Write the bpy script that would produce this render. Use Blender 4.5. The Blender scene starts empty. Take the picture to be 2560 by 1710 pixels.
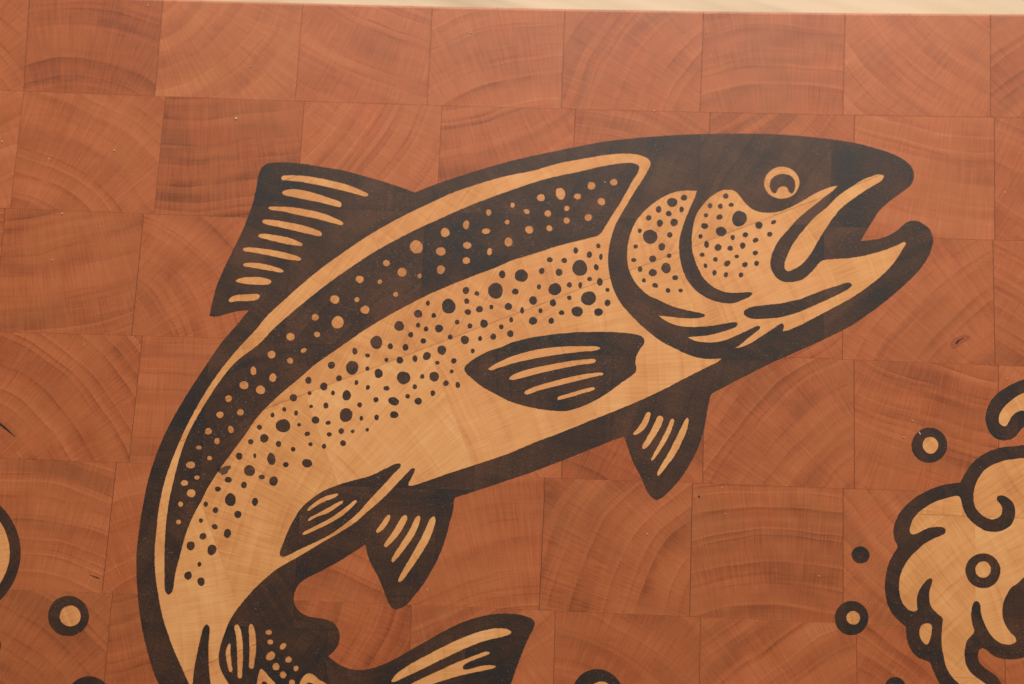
import bpy, bmesh, math, random
from mathutils import Vector, Matrix

random.seed(11)
S = bpy.context.scene
C = S.collection

# ------------------------------------------------------------------ camera
IW, IH = 2560.0, 1710.0
LENS, SENSOR = 50.0, 36.0
FPX = IW * LENS / SENSOR
DIST = 0.375                                   # metres from the lens to the board
TILT, ROLL = math.radians(8.1), math.radians(2.07)
ROT = Matrix.Rotation(TILT, 3, 'X') @ Matrix.Rotation(ROLL, 3, 'Z')
CAMPOS = ROT @ Vector((0, 0, DIST))
cam_d = bpy.data.cameras.new('camera')
cam = bpy.data.objects.new('camera', cam_d)
C.objects.link(cam)
cam.matrix_world = Matrix.Translation(CAMPOS) @ ROT.to_4x4()
cam_d.lens, cam_d.sensor_width, cam_d.sensor_fit = LENS, SENSOR, 'HORIZONTAL'
cam_d.clip_start, cam_d.clip_end = 0.01, 50
cam_d.dof.use_dof = True
cam_d.dof.focus_distance = 0.371
cam_d.dof.aperture_fstop = 5.0
S.camera = cam

# ------------------------------------------------------------------ light
w = bpy.data.worlds.new('World'); S.world = w
w.use_nodes = True
w.node_tree.nodes['Background'].inputs['Color'].default_value = (1.0, 0.84, 0.70, 1)
w.node_tree.nodes['Background'].inputs['Strength'].default_value = 0.18


def area(name, loc, target, size, power, col):
    ld = bpy.data.lights.new(name, 'AREA')
    ld.shape = 'RECTANGLE'; ld.size, ld.size_y = size
    ld.energy = power; ld.color = col
    o = bpy.data.objects.new(name, ld); C.objects.link(o)
    o.location = loc
    o.rotation_euler = (Vector(target) - Vector(loc)).to_track_quat('-Z', 'Y').to_euler()
    return o


area('soft_key_light', (0.11, 0.80, 0.66), (0.02, 0.04, 0), (0.8, 0.5), 17.0, (1.0, 0.94, 0.85))  # unseen broad soft source past the far edge, placed for the sheen and falloff
S.view_settings.view_transform = 'Standard'
S.view_settings.look = 'None'
S.view_settings.gamma = 1.0
S.view_settings.exposure = 0.0
S.view_settings.use_curve_mapping = False
S.render.engine = 'CYCLES'

# ------------------------------------------------------------------ drawing -> board plane
THICK = 0.040
MM = 0.001


def board(x, y):
    """a point of the drawing (2560 x 1710 sheet) -> x, y on the board's top face, metres"""
    d = ROT @ Vector(((x - IW / 2) / FPX, -(y - IH / 2) / FPX, -1.0))
    t = -CAMPOS.z / d.z
    p = CAMPOS + d * t
    return (p.x, p.y)


Y0 = [0, 428, 856, 1282]
FR = {'K': (1600, 680, 5.87), 'F': (400, 1500, 7.3375), 'W1': (2200, 900, 6.522), 'W2': (2200, 1140, 6.522),
      'W3': (2200, 1470, 6.522), 'H': (1660, 440, 5.87), 'L1': (0, 1200, 5.87), 'L2': (0, 1443, 5.87),
      'A': (920, 1443, 5.87), 'N': (0, 0, 1.0)}
for r in range(4):
    for c in range(4):
        FR['%d%d' % (r, c)] = (640 * c, Y0[r], 3.664)


def parse(txt):
    """'12: x,y x,y* ... 22: ...'  (sheet frame, then points; * marks a sharp corner) -> [(x, y, corner)]"""
    out, f = [], FR['N']
    for tok in txt.split():
        if tok.endswith(':'):
            f = FR[tok[:-1]]
            continue
        c = tok.endswith('*')
        a, b = tok.rstrip('*').split(',')
        out.append((f[0] + float(a) / f[2], f[1] + float(b) / f[2], c))
    return out


def cr(p0, p1, p2, p3, n):
    """centripetal Catmull-Rom from p1 to p2 (p2 excluded)"""
    def tj(ti, a, b):
        return ti + max(1e-6, math.hypot(b[0] - a[0], b[1] - a[1])) ** 0.5
    t0 = 0.0; t1 = tj(t0, p0, p1); t2 = tj(t1, p1, p2); t3 = tj(t2, p2, p3)
    res = []
    for i in range(n):
        t = t1 + (t2 - t1) * i / n
        def L(a, b, ta, tb):
            k = (t - ta) / (tb - ta)
            return (a[0] + (b[0] - a[0]) * k, a[1] + (b[1] - a[1]) * k)
        A1 = L(p0, p1, t0, t1); A2 = L(p1, p2, t1, t2); A3 = L(p2, p3, t2, t3)
        B1 = L(A1, A2, t0, t2); B2 = L(A2, A3, t1, t3)
        res.append(L(B1, B2, t1, t2))
    return res


def smooth(pts):
    n = len(pts); out = []
    for i in range(n):
        p1, p2 = pts[i], pts[(i + 1) % n]
        p0, p3 = pts[i - 1], pts[(i + 2) % n]
        if p1[2]: p0 = (2 * p1[0] - p2[0], 2 * p1[1] - p2[1], 0)
        if p2[2]: p3 = (2 * p2[0] - p1[0], 2 * p2[1] - p1[1], 0)
        d = math.hypot(p2[0] - p1[0], p2[1] - p1[1])
        out += cr(p0, p1, p2, p3, max(2, min(10, int(d / 5))))
    return out


def shape(txt):
    return smooth(parse(txt))


def oval(frame, cx, cy, rx, ry, rot=0.0, wob=0.035, n=26):
    f = FR[frame]
    a0 = math.radians(rot)
    ph = [random.uniform(0, 6.28) for _ in range(3)]
    out = []
    for i in range(n):
        a = 2 * math.pi * i / n
        k = 1 + wob * (math.sin(2 * a + ph[0]) + 0.8 * math.sin(3 * a + ph[1]) + 0.35 * math.sin(5 * a + ph[2]))
        x, y = rx * k * math.cos(a), ry * k * math.sin(a)
        x, y = x * math.cos(a0) - y * math.sin(a0), x * math.sin(a0) + y * math.cos(a0)
        out.append((f[0] + (cx + x) / f[2], f[1] + (cy + y) / f[2]))
    return out


def link(name, me, mat, parent):
    o = bpy.data.objects.new(name, me)
    C.objects.link(o)
    me.materials.append(mat)
    o.parent = parent
    o.location = (0, 0, 0)
    return o


def slab(name, polys, level, mat, parent, depth=1.5):
    """solid pieces of veneer cut to the outlines, top at `level` mm above the board's face"""
    bm = bmesh.new()
    zt, zb = level * MM + THICK, (level - depth) * MM + THICK
    for poly in polys:
        pts = [board(p[0] + random.gauss(0, 0.27), p[1] + random.gauss(0, 0.27)) for p in poly]
        ar = sum(pts[i - 1][0] * pts[i][1] - pts[i][0] * pts[i - 1][1] for i in range(len(pts)))
        if ar < 0: pts.reverse()
        top = [bm.verts.new((x, y, zt)) for x, y in pts]
        bot = [bm.verts.new((x, y, zb)) for x, y in pts]
        bm.faces.new(top)
        bm.faces.new(bot[::-1])
        n = len(pts)
        for i in range(n):
            j = (i + 1) % n
            bm.faces.new((top[i], bot[i], bot[j], top[j]))
    me = bpy.data.meshes.new(name)
    bm.to_mesh(me); bm.free()
    return link(name, me, mat, parent if parent and parent.type == 'EMPTY' else parent)


# ------------------------------------------------------------------ materials
class G:
    def __init__(s, name):
        s.mat = bpy.data.materials.new(name)
        s.mat.use_nodes = True
        s.nt = s.mat.node_tree
        s.nt.nodes.clear()
        s.out = s.nt.nodes.new('ShaderNodeOutputMaterial')
        s.b = s.nt.nodes.new('ShaderNodeBsdfPrincipled')
        s.nt.links.new(s.b.outputs[0], s.out.inputs[0])

    def put(s, sock, v):
        if isinstance(v, bpy.types.NodeSocket): s.nt.links.new(v, sock)
        else: sock.default_value = v

    def m(s, op, a, b=None, c=None, clamp=False):
        n = s.nt.nodes.new('ShaderNodeMath'); n.operation = op; n.use_clamp = clamp
        for i, v in enumerate((a, b, c)):
            if v is not None: s.put(n.inputs[i], v)
        return n.outputs[0]

    def v(s, op, a, b=None, scale=None):
        n = s.nt.nodes.new('ShaderNodeVectorMath'); n.operation = op
        s.put(n.inputs[0], a)
        if b is not None: s.put(n.inputs[1], b)
        if scale is not None: s.put(n.inputs['Scale'], scale)
        return n.outputs['Value'] if op in ('LENGTH', 'DOT_PRODUCT') else n.outputs[0]

    def xyz(s, x, y, z=0.0):
        n = s.nt.nodes.new('ShaderNodeCombineXYZ')
        for i, q in enumerate((x, y, z)): s.put(n.inputs[i], q)
        return n.outputs[0]

    def sep(s, v):
        n = s.nt.nodes.new('ShaderNodeSeparateXYZ'); s.put(n.inputs[0], v)
        return n.outputs

    def noise(s, vec=None, scale=1.0, detail=2.0, rough=0.5, w=None):
        n = s.nt.nodes.new('ShaderNodeTexNoise')
        n.noise_dimensions = '1D' if vec is None else '3D'
        if vec is not None: s.put(n.inputs['Vector'], vec)
        if w is not None: s.put(n.inputs['W'], w)
        s.put(n.inputs['Scale'], scale); n.inputs['Detail'].default_value = detail
        n.inputs['Roughness'].default_value = rough
        return n.outputs['Fac']

    def white(s, a, b=None):
        n = s.nt.nodes.new('ShaderNodeTexWhiteNoise')
        if b is None:
            n.noise_dimensions = '1D'; s.put(n.inputs['W'], a)
        else:
            n.noise_dimensions = '2D'; s.put(n.inputs['Vector'], s.xyz(a, b))
        return n.outputs['Value'], n.outputs['Color']

    def smooth(s, x, lo, hi, a=0.0, b=1.0):
        n = s.nt.nodes.new('ShaderNodeMapRange'); n.interpolation_type = 'SMOOTHSTEP'
        s.put(n.inputs[0], x)
        for i, q in zip((1, 2, 3, 4), (lo, hi, a, b)): s.put(n.inputs[i], q)
        return n.outputs[0]

    def ramp(s, x, stops):
        n = s.nt.nodes.new('ShaderNodeValToRGB'); s.put(n.inputs[0], x)
        e = n.color_ramp.elements
        while len(e) < len(stops): e.new(0.5)
        for k, (p, c) in zip(e, stops): k.position = p; k.color = (*c, 1)
        return n.outputs[0]

    def mix(s, f, a, b, mode='MIX'):
        n = s.nt.nodes.new('ShaderNodeMix'); n.data_type = 'RGBA'; n.blend_type = mode
        s.put(n.inputs[0], f)
        for sock, q in ((n.inputs[6], a), (n.inputs[7], b)):
            if isinstance(q, tuple): q = (*q, 1)
            s.put(sock, q)
        return n.outputs[2]

    def attr(s, name):
        n = s.nt.nodes.new('ShaderNodeAttribute'); n.attribute_name = name
        return n.outputs

    def mm(s):
        n = s.nt.nodes.new('ShaderNodeTexCoord')
        return s.v('SCALE', n.outputs['Object'], scale=1000.0)

    def finish(s, col, rough, height=None, dist=0.00002, strength=0.3, spec=0.5):
        s.put(s.b.inputs['Base Color'], col)
        s.put(s.b.inputs['Roughness'], rough)
        s.b.inputs['Specular IOR Level'].default_value = spec
        if height is not None:
            n = s.nt.nodes.new('ShaderNodeBump')
            n.inputs['Strength'].default_value = strength
            n.inputs['Distance'].default_value = dist
            s.put(n.inputs['Height'], height)
            s.nt.links.new(n.outputs[0], s.b.inputs['Normal'])
        return s.mat

    def endgrain(s, P, pith, rref, seed, spacing, warp=2.5, rayk=1.9):
        """growth rings round a pith, rays running out from it, pores"""
        wv = s.v('ADD', s.v('SCALE', P, scale=0.035), s.xyz(s.m('MULTIPLY', seed, 91.0), 0.0, 3.7))
        warpn = s.m('MULTIPLY', s.m('SUBTRACT', s.noise(wv, 1.0, 2.5, 0.45), 0.5), warp * 2.5)
        d = s.v('SUBTRACT', P, pith)
        dx, dy, dz = s.sep(d)
        r = s.m('ADD', s.v('LENGTH', s.xyz(dx, dy, 0.0)), warpn)
        ang = s.m('ARCTAN2', dy, dx)
        t = s.m('ADD', s.m('DIVIDE', r, spacing), s.m('MULTIPLY', seed, 37.0))
        t = s.m('ADD', t, s.m('MULTIPLY', s.noise(None, 0.42, 2.0, w=t), 3.2))
        fl = s.m('FLOOR', t); fr = s.m('SUBTRACT', t, fl)
        wn, wc = s.white(s.m('ADD', fl, s.m('MULTIPLY', seed, 517.0)))
        late = s.m('POWER', fr, 7.0)
        late = s.m('MULTIPLY', late, s.smooth(fr, 0.94, 1.0, 1.0, 0.0))
        # the ring lines break up and fade along their length
        along = s.noise(s.xyz(s.m('MULTIPLY', ang, s.m('MULTIPLY', rref, 0.06)), fl, seed), 1.0, 1.0)
        late = s.m('MULTIPLY', late, s.m('MULTIPLY', s.m('ADD', 0.26, s.m('MULTIPLY', s.m('POWER', wn, 2.2), 0.8)), s.smooth(along, 0.3, 0.6, 0.45, 1.0)))
        band = s.noise(s.xyz(s.m('MULTIPLY', t, 0.75), s.m('MULTIPLY', ang, s.m('MULTIPLY', rref, 0.02)), seed), 1.0, 3.0, 0.6)
        early = s.smooth(fr, 0.0, 0.22, 1.0, 0.0)
        early = s.m('MULTIPLY', early, s.m('POWER', wn, 2.5))
        rv = s.xyz(s.m('MULTIPLY', ang, s.m('MULTIPLY', rref, rayk)), s.m('MULTIPLY', r, 0.09), s.m('MULTIPLY', seed, 60.0))
        ray = s.noise(rv, 1.0, 3.0, 0.65)
        fine = s.noise(s.v('SCALE', P, scale=3.2), 1.0, 2.0, 0.6)
        blot = s.noise(s.v('ADD', s.v('SCALE', P, scale=0.09), s.xyz(seed, seed, seed)), 1.0, 2.0)
        patch = s.noise(s.v('ADD', s.v('SCALE', P, scale=0.16), s.xyz(4.0, s.m('MULTIPLY', seed, 33.0), 2.0)), 1.0, 2.0)
        patch = s.smooth(patch, 0.34, 0.62, 0.25, 1.0)
        late = s.m('MULTIPLY', late, patch)
        saw = s.m('MULTIPLY', s.m('SUBTRACT', 0.45, s.m('POWER', fr, 1.6)), s.m('MULTIPLY', patch, s.m('ADD', 0.25, wn)))
        return dict(saw=saw, late=late, early=early, band=band, ray=ray, fine=fine, blot=blot, r=r)


def cherry():
    g = G('cherry_end_grain')
    P = g.mm()
    pv = g.attr('pith')[1]
    px, py, pz = g.sep(pv)
    seed = g.attr('seed')[2]
    tone = g.attr('tone')[2]
    spacing = g.attr('spacing')[2]
    e = g.endgrain(P, g.xyz(px, py, 0.0), pz, seed, spacing, 2.2, 2.5)
    x = g.m('ADD', 0.47, tone)
    for k, q in ((0.74, 'band'), (0.70, 'ray'), (0.42, 'fine'), (0.50, 'blot')):
        x = g.m('ADD', x, g.m('MULTIPLY', g.m('SUBTRACT', e[q], 0.5), k))
    x = g.m('ADD', x, g.m('MULTIPLY', e['early'], 0.17))
    x = g.m('SUBTRACT', x, g.m('MULTIPLY', e['late'], g.m('ADD', 0.18, g.m('MULTIPLY', seed, 0.22))))
    x = g.m('ADD', x, g.m('MULTIPLY', e['saw'], 0.17))
    # saw and sanding lines, straight across the face
    sx, sy, sz = g.sep(P)
    saw = g.noise(g.xyz(g.m('MULTIPLY', sx, 2.6), g.m('MULTIPLY', sy, 0.05), 0.0), 1.0, 1.0)
    saw2 = g.noise(g.xyz(g.m('MULTIPLY', sx, 0.05), g.m('MULTIPLY', sy, 2.6), 4.0), 1.0, 1.0)
    x = g.m('ADD', x, g.m('MULTIPLY', g.m('SUBTRACT', g.m('ADD', saw, saw2), 1.0), 0.13))
    col = g.ramp(x, [(0.0, (0.165, 0.034, 0.009)), (0.3, (0.305, 0.072, 0.020)), (0.55, (0.395, 0.103, 0.032)),
                     (0.8, (0.46, 0.140, 0.050)), (1.0, (0.54, 0.195, 0.085))])
    hue = g.noise(g.v('ADD', g.v('SCALE', P, scale=0.06), g.xyz(seed, 7.0, seed)), 1.0, 2.0)
    col = g.mix(g.smooth(hue, 0.35, 0.75, 0.0, 0.35), col, (0.365, 0.115, 0.036))
    s1, sc = g.white(g.m('MULTIPLY', seed, 733.0))
    h1, h2, h3 = g.sep(sc)
    brown = g.m('MULTIPLY', g.smooth(e['band'], 0.52, 0.30), g.m('MULTIPLY', h1, 0.42))
    col = g.mix(brown, col, (0.70, 0.80, 0.95), 'MULTIPLY')
    red = g.m('MULTIPLY', g.smooth(e['blot'], 0.55, 0.75), g.m('ADD', 0.1, g.m('MULTIPLY', h2, 0.45)))
    col = g.mix(red, col, (0.96, 0.70, 0.58), 'MULTIPLY')
    tan = g.m('MULTIPLY', g.smooth(h3, 0.45, 1.0), 0.27)
    col = g.mix(tan, col, (1.04, 1.30, 1.42), 'MULTIPLY')
    # a little pale dust caught in the pores
    vo = g.nt.nodes.new('ShaderNodeTexVoronoi'); vo.inputs['Scale'].default_value = 0.16
    g.put(vo.inputs['Vector'], g.xyz(sx, sy, 0.0))
    vr, vg, vb = g.sep(vo.outputs['Color'])
    dot = g.m('MULTIPLY', g.smooth(vo.outputs['Distance'], 0.012, 0.034, 1.0, 0.0), g.smooth(vr, 0.72, 0.74))
    col = g.mix(g.m('MULTIPLY', dot, 0.7), col, (0.75, 0.52, 0.38))
    h = g.m('ADD', g.m('MULTIPLY', e['ray'], 0.6), g.m('MULTIPLY', e['fine'], 0.7))
    rough = g.m('ADD', 0.36, g.m('MULTIPLY', e['fine'], 0.16))
    return g.finish(col, rough, h, strength=0.25)


def maple(name, light=0.0, p0=(667, 1021), p1=(1920, 545), ch=56.0):
    g = G(name)
    P = g.mm()
    a = Vector(board(*p0)) * 1000; b = Vector(board(*p1)) * 1000
    U = (b - a).normalized(); V = Vector((-U.y, U.x))
    D = g.v('SUBTRACT', P, (a.x, a.y, 0.0))
    u = g.v('DOT_PRODUCT', D, (U.x, U.y, 0.0))
    v = g.v('DOT_PRODUCT', D, (V.x, V.y, 0.0))
    cw = 34.6
    vn = g.m('DIVIDE', v, ch); cv = g.m('FLOOR', vn)
    off = g.m('MULTIPLY', g.white(cv)[0], 0.22)
    un = g.m('ADD', g.m('ADD', g.m('DIVIDE', u, cw), 0.66), off); cu = g.m('FLOOR', un)
    wv, wc = g.white(g.m('ADD', cu, 3.0), g.m('ADD', cv, 9.0))
    r1, r2, r3 = g.sep(wc)
    ang = g.m('ADD', g.m('MULTIPLY', g.m('SUBTRACT', r1, 0.5), 1.5), g.m('MULTIPLY', g.m('GREATER_THAN', r2, 0.5), math.pi))
    R = g.m('ADD', 70.0, g.m('MULTIPLY', r3, 80.0))
    pu = g.m('ADD', g.m('MULTIPLY', g.m('ADD', g.m('SUBTRACT', cu, g.m('ADD', off, 0.66)), 0.5), cw), g.m('MULTIPLY', g.m('COSINE', ang), R))
    pvv = g.m('ADD', g.m('MULTIPLY', g.m('ADD', cv, 0.5), ch), g.m('MULTIPLY', g.m('SINE', ang), R))
    e = g.endgrain(g.xyz(u, v, 0.0), g.xyz(pu, pvv, 0.0), R, wv, 3.0, 2.0, 2.3)
    x = g.m('ADD', 0.56 + light, g.m('MULTIPLY', g.m('SUBTRACT', r2, 0.5), 0.16))
    for k, q in ((0.50, 'band'), (0.74, 'ray'), (0.25, 'fine'), (0.66, 'blot')):
        x = g.m('ADD', x, g.m('MULTIPLY', g.m('SUBTRACT', e[q], 0.5), k))
    x = g.m('SUBTRACT', x, g.m('MULTIPLY', e['late'], 0.13))
    x = g.m('ADD', x, g.m('MULTIPLY', e['saw'], 0.17))
    fu = g.m('ABSOLUTE', g.m('SUBTRACT', g.m('FRACT', un), 0.5)); fv = g.m('ABSOLUTE', g.m('SUBTRACT', g.m('FRACT', vn), 0.5))
    su = g.smooth(fu, 0.4945, 0.4985, 0.0, 0.10); sv = g.smooth(fv, 0.496, 0.4987, 0.0, 0.30)
    x = g.m('SUBTRACT', x, g.m('MAXIMUM', su, sv))
    col = g.ramp(x, [(0.0, (0.30, 0.115, 0.036)), (0.3, (0.53, 0.215, 0.068)), (0.55, (0.635, 0.288, 0.098)),
                     (0.8, (0.70, 0.355, 0.135)), (1.0, (0.75, 0.44, 0.195))])
    pinkish = g.m('ADD', g.m('MULTIPLY', r3, 0.6), g.m('MULTIPLY', e['blot'], 0.5))
    col = g.mix(g.smooth(pinkish, 0.35, 0.85, 0.0, 0.42), col, g.ramp(x, [(0.0, (0.30, 0.10, 0.034)), (0.5, (0.60, 0.232, 0.083)), (1.0, (0.75, 0.36, 0.15))]))
    h = g.m('ADD', g.m('MULTIPLY', e['ray'], 0.6), g.m('MULTIPLY', e['fine'], 0.5))
    return g.finish(col, g.m('ADD', 0.36, g.m('MULTIPLY', e['fine'], 0.14)), h, strength=0.22)


def walnut():
    g = G('dark_walnut_end_grain')
    P = g.mm()
    x, y, z = g.sep(P)
    a = Vector(board(507, 1563)) * 1000
    cw, ch = 35.5, 36.8
    vn = g.m('DIVIDE', g.m('SUBTRACT', y, a.y), ch); cv = g.m('FLOOR', vn)
    un = g.m('ADD', g.m('DIVIDE', g.m('SUBTRACT', x, a.x), cw), g.m('MULTIPLY', g.white(cv)[0], 0.6)); cu = g.m('FLOOR', un)
    wv, wc = g.white(g.m('ADD', cu, 5.0), g.m('ADD', cv, 2.0))
    r1, r2, r3 = g.sep(wc)
    pu = g.m('ADD', x, 0.0)
    ang = g.m('MULTIPLY', r1, 6.283)
    cx = g.m('ADD', g.m('ADD', a.x, g.m('MULTIPLY', cu, cw)), g.m('MULTIPLY', g.m('COSINE', ang), 90.0))
    cy = g.m('ADD', g.m('ADD', a.y, g.m('MULTIPLY', cv, ch)), g.m('MULTIPLY', g.m('SINE', ang), 90.0))
    e = g.endgrain(P, g.xyz(cx, cy, 0.0), 90.0, wv, 3.0, 2.5, 1.3)
    t = g.m('ADD', 0.54, g.m('MULTIPLY', g.m('SUBTRACT', r2, 0.5), 0.5))
    t = g.m('SUBTRACT', t, g.m('MULTIPLY', e['late'], 0.8))
    for k, q in ((1.3, 'band'), (0.7, 'ray'), (0.9, 'fine'), (1.7, 'blot')):
        t = g.m('ADD', t, g.m('MULTIPLY', g.m('SUBTRACT', e[q], 0.5), k))
    col = g.ramp(t, [(0.0, (0.016, 0.011, 0.0110)), (0.35, (0.034, 0.0155, 0.0095)), (0.65, (0.050, 0.0205, 0.0100)),
                     (1.0, (0.080, 0.031, 0.015))])
    # open pores: small pits, some dark, some holding pale finish
    n1 = g.noise(g.v('ADD', g.v('SCALE', P, scale=2.5), (3.0, 8.0, 1.0)), 1.0, 1.0, 0.5)
    pores = g.smooth(n1, 0.62, 0.70)
    n2 = g.noise(g.v('ADD', g.v('SCALE', P, scale=2.3), (13.0, 2.0, 5.0)), 1.0, 1.0, 0.5)
    clus = g.noise(g.v('SCALE', P, scale=0.13), 1.0, 1.0)
    pale = g.m('MULTIPLY', g.smooth(n2, 0.655, 0.74), g.smooth(clus, 0.35, 0.65, 0.25, 1.0))
    col = g.mix(g.m('MULTIPLY', pores, 0.75), col, (0.007, 0.005, 0.004))
    col = g.mix(g.m('MULTIPLY', pale, 0.6), col, (0.19, 0.145, 0.125))
    fu = g.m('ABSOLUTE', g.m('SUBTRACT', g.m('FRACT', un), 0.5)); fv = g.m('ABSOLUTE', g.m('SUBTRACT', g.m('FRACT', vn), 0.5))
    seam = g.m('MAXIMUM', g.smooth(fu, 0.495, 0.499, 0.0, 0.5), g.smooth(fv, 0.495, 0.499, 0.0, 0.5))
    col = g.mix(seam, col, (0.012, 0.008, 0.007))
    h = g.m('SUBTRACT', g.m('MULTIPLY', e['fine'], 0.5), pores)
    return g.finish(col, g.m('ADD', 0.36, g.m('MULTIPLY', e['fine'], 0.2)), h, dist=0.00003, strength=0.4)


def plain(name, col, rough=0.6):
    g = G(name)
    P = g.mm()
    n = g.noise(g.v('SCALE', P, scale=1.5), 1.0, 3.0)
    c = g.mix(n, tuple(q * 0.75 for q in col), tuple(q * 1.2 for q in col))
    return g.finish(c, rough)


def table_wood():
    g = G('pale_maple_tabletop')
    P = g.mm()
    a = math.radians(-14)
    u = g.v('DOT_PRODUCT', P, (math.cos(a), math.sin(a), 0.0))
    v = g.v('DOT_PRODUCT', P, (-math.sin(a), math.cos(a), 0.0))
    n1 = g.noise(g.xyz(g.m('MULTIPLY', u, 0.006), g.m('MULTIPLY', v, 0.16), 0.0), 1.0, 3.0, 0.55)
    n2 = g.noise(g.xyz(g.m('MULTIPLY', u, 0.02), g.m('MULTIPLY', v, 0.9), 5.0), 1.0, 3.0, 0.6)
    t = g.m('ADD', g.m('MULTIPLY', n1, 0.75), g.m('MULTIPLY', n2, 0.25))
    col = g.ramp(t, [(0.36, (0.42, 0.325, 0.21)), (0.47, (0.54, 0.43, 0.285)), (0.62, (0.60, 0.485, 0.335))])
    return g.finish(col, 0.45)


CHERRY, MAPLE, WALNUT = cherry(), maple('maple_end_grain'), walnut()
GLUE = plain('glue_line', (0.095, 0.029, 0.012))
PINK = maple('warm_maple_end_grain', -0.22)
FOAM = maple('wave_maple_end_grain', 0.0, (2335, 1287), (2560, 1296), 41.0)
CRACK = plain('crack_shadow_wood', (0.012, 0.006, 0.004), 0.8)

# ------------------------------------------------------------------ tabletop
me = bpy.data.meshes.new('tabletop')
bm = bmesh.new()
bmesh.ops.create_cube(bm, size=1.0, matrix=Matrix.Diagonal((1.6, 1.2, 0.03, 1)))
bmesh.ops.bevel(bm, geom=bm.edges[:], offset=0.004, segments=3, affect='EDGES')
bm.to_mesh(me); bm.free()
table = bpy.data.objects.new('tabletop', me); C.objects.link(table)
table.location = (0, 0.05, -THICK - 0.015)
me.materials.append(table_wood())
table['kind'] = 'structure'
table['label'] = 'pale maple tabletop with faint diagonal grain under the cutting board'

# ------------------------------------------------------------------ cutting board
boardo = bpy.data.objects.new('cutting_board', None)
C.objects.link(boardo)
boardo.location = (0, 0, -THICK)
boardo.empty_display_size = 0.05
boardo['label'] = 'reddish cherry end grain cutting board inlaid with a dark and pale leaping trout'
boardo['category'] = 'cutting board'


def fitq(pts):
    """least squares y = a + b x + c x^2"""
    sx = [sum((p[0] / 1000) ** k for p in pts) for k in range(5)]
    sy = [sum(p[1] * (p[0] / 1000) ** k for p in pts) for k in range(3)]
    A = Matrix([[sx[i + j] for j in range(3)] for i in range(3)])
    s = A.inverted() @ Vector(sy)
    return lambda x: s[0] + s[1] * x / 1000 + s[2] * x * x / 1e6


def lin(p, q):
    return lambda x: p[1] + (q[1] - p[1]) * (x - p[0]) / (q[0] - p[0])


SEAM = [fitq([(0, -16), (640, 1.4), (900, 9), (1280, 19.4), (1600, 25.5), (1920, 29.5), (2240, 32.2), (2560, 33.5)]),
        fitq([(0, 226), (59, 228), (382, 240), (738, 251), (1077, 264), (1438, 274), (1689, 280), (1920, 284), (2108, 287), (2330, 290), (2560, 295)]),
        fitq([(26, 522), (357, 534), (620, 543), (2335, 599), (2488, 600), (2560, 600)]),
        fitq([(0, 831), (218, 835), (327, 839), (560, 844), (2106, 900), (2302, 906), (2560, 915)]),
        fitq([(0, 1148), (289, 1155), (385, 1158), (1307, 1193), (1406, 1196), (1597, 1204), (1730, 1207), (1920, 1212), (2138, 1226), (2560, 1236)]),
        fitq([(49, 1472), (255, 1485), (341, 1488), (736, 1502), (959, 1507), (1029, 1513), (1386, 1528), (1728, 1540), (1920, 1551), (2084, 1558)]),
        lin((0, 1800), (2560, 1905)), lin((0, 2120), (2560, 2240))]
# per row: the joints between blocks (x at the row's top, x at its bottom)
JOINT = [[(-262, -285), (74, 59), (408, 387), (757, 738), (1081, 1068), (1412, 1403), (1759, 1750), (2113, 2107), (2476, 2476), (2835, 2838)],
         [(-290, -322), (59.5, 26), (414, 385), (761, 738), (1105, 1090), (1438, 1428), (1775, 1768), (2136, 2133), (2486, 2487), (2846, 2850)],
         [(-330, -366), (13, -15), (359, 329), (702, 680), (1050, 1035), (1402, 1392), (1757, 1750), (2110, 2106), (2482, 2488), (2850, 2855)],
         [(-375, -412), (-12, -40), (356, 322), (715, 690), (1062, 1046), (1412, 1404), (1760, 1757), (2135, 2136), (2496, 2498), (2865, 2870)],
         [(-440, -480), (-80, -112), (291, 255), (650, 627), (1003, 992), (1363, 1348), (1731, 1724), (2108, 2108), (2480, 2485), (2870, 2880)],
         [(-460, -500), (-90, -130), (281, 250), (655, 634), (1029, 1016), (1388, 1379), (1751, 1747), (2140, 2146), (2510, 2520), (2900, 2910)],
         [(-480, -520), (-110, -150), (262, 232), (640, 615), (1005, 990), (1370, 1358), (1760, 1760), (2150, 2160), (2530, 2545), (2905, 2920)]]
# where each block's pith would lie on the drawing sheet (None: anywhere)
PITH = [[(-300, 400), (165, 535), (341, -101), (1300, -700), (1422, 775), (2055, 442), (1990, 900), (2800, -420), (2900, 620)],
        [(-200, -100), (-98, 839), (500, -800), (351, -15), (1020, -288), (1300, 1100), (1560, -120), (2470, -480), (2250, 950)],
        [None, (20, -330), (124, 970), (300, 100), (1400, 1300), None, (1500, 0), (2850, 1300), (2150, 1350)],
        [None, (-330, 1450), (500, -300), None, (800, 1600), (1200, 1750), (2433, 1554), (2592, 60), (2200, 1500)],
        [None, (-30, 2000), (560, 1950), (640, 2000), (1390, 2150), (2047, 1672), (1960, 2280), (2800, 750), (2200, 700)],
        [None, (-400, 2250), (200, 980), (200, 1250), (900, 1000), (1238, 2227), (2500, 2500), (1700, 2450), None],
        [None] * 9]
TONE = {(0, 1): -0.17, (0, 6): 0.0, (1, 2): -0.16, (1, 4): 0.04, (0, 4): 0.05, (0, 3): 0.03, (0, 7): 0.08, (2, 1): -0.03,
        (3, 1): 0.0, (3, 2): 0.04, (4, 5): -0.02, (5, 5): -0.06, (3, 5): -0.12, (1, 5): -0.04, (2, 2): 0.02, (1, 1): 0.02}
SPACE = {(0, 7): 2.9, (3, 2): 3.1, (0, 5): 4.6, (4, 5): 4.6, (3, 7): 3.4, (3, 6): 3.4, (2, 1): 3.8, (1, 2): 4.4, (0, 1): 4.6, (4, 6): 4.4}

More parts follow.
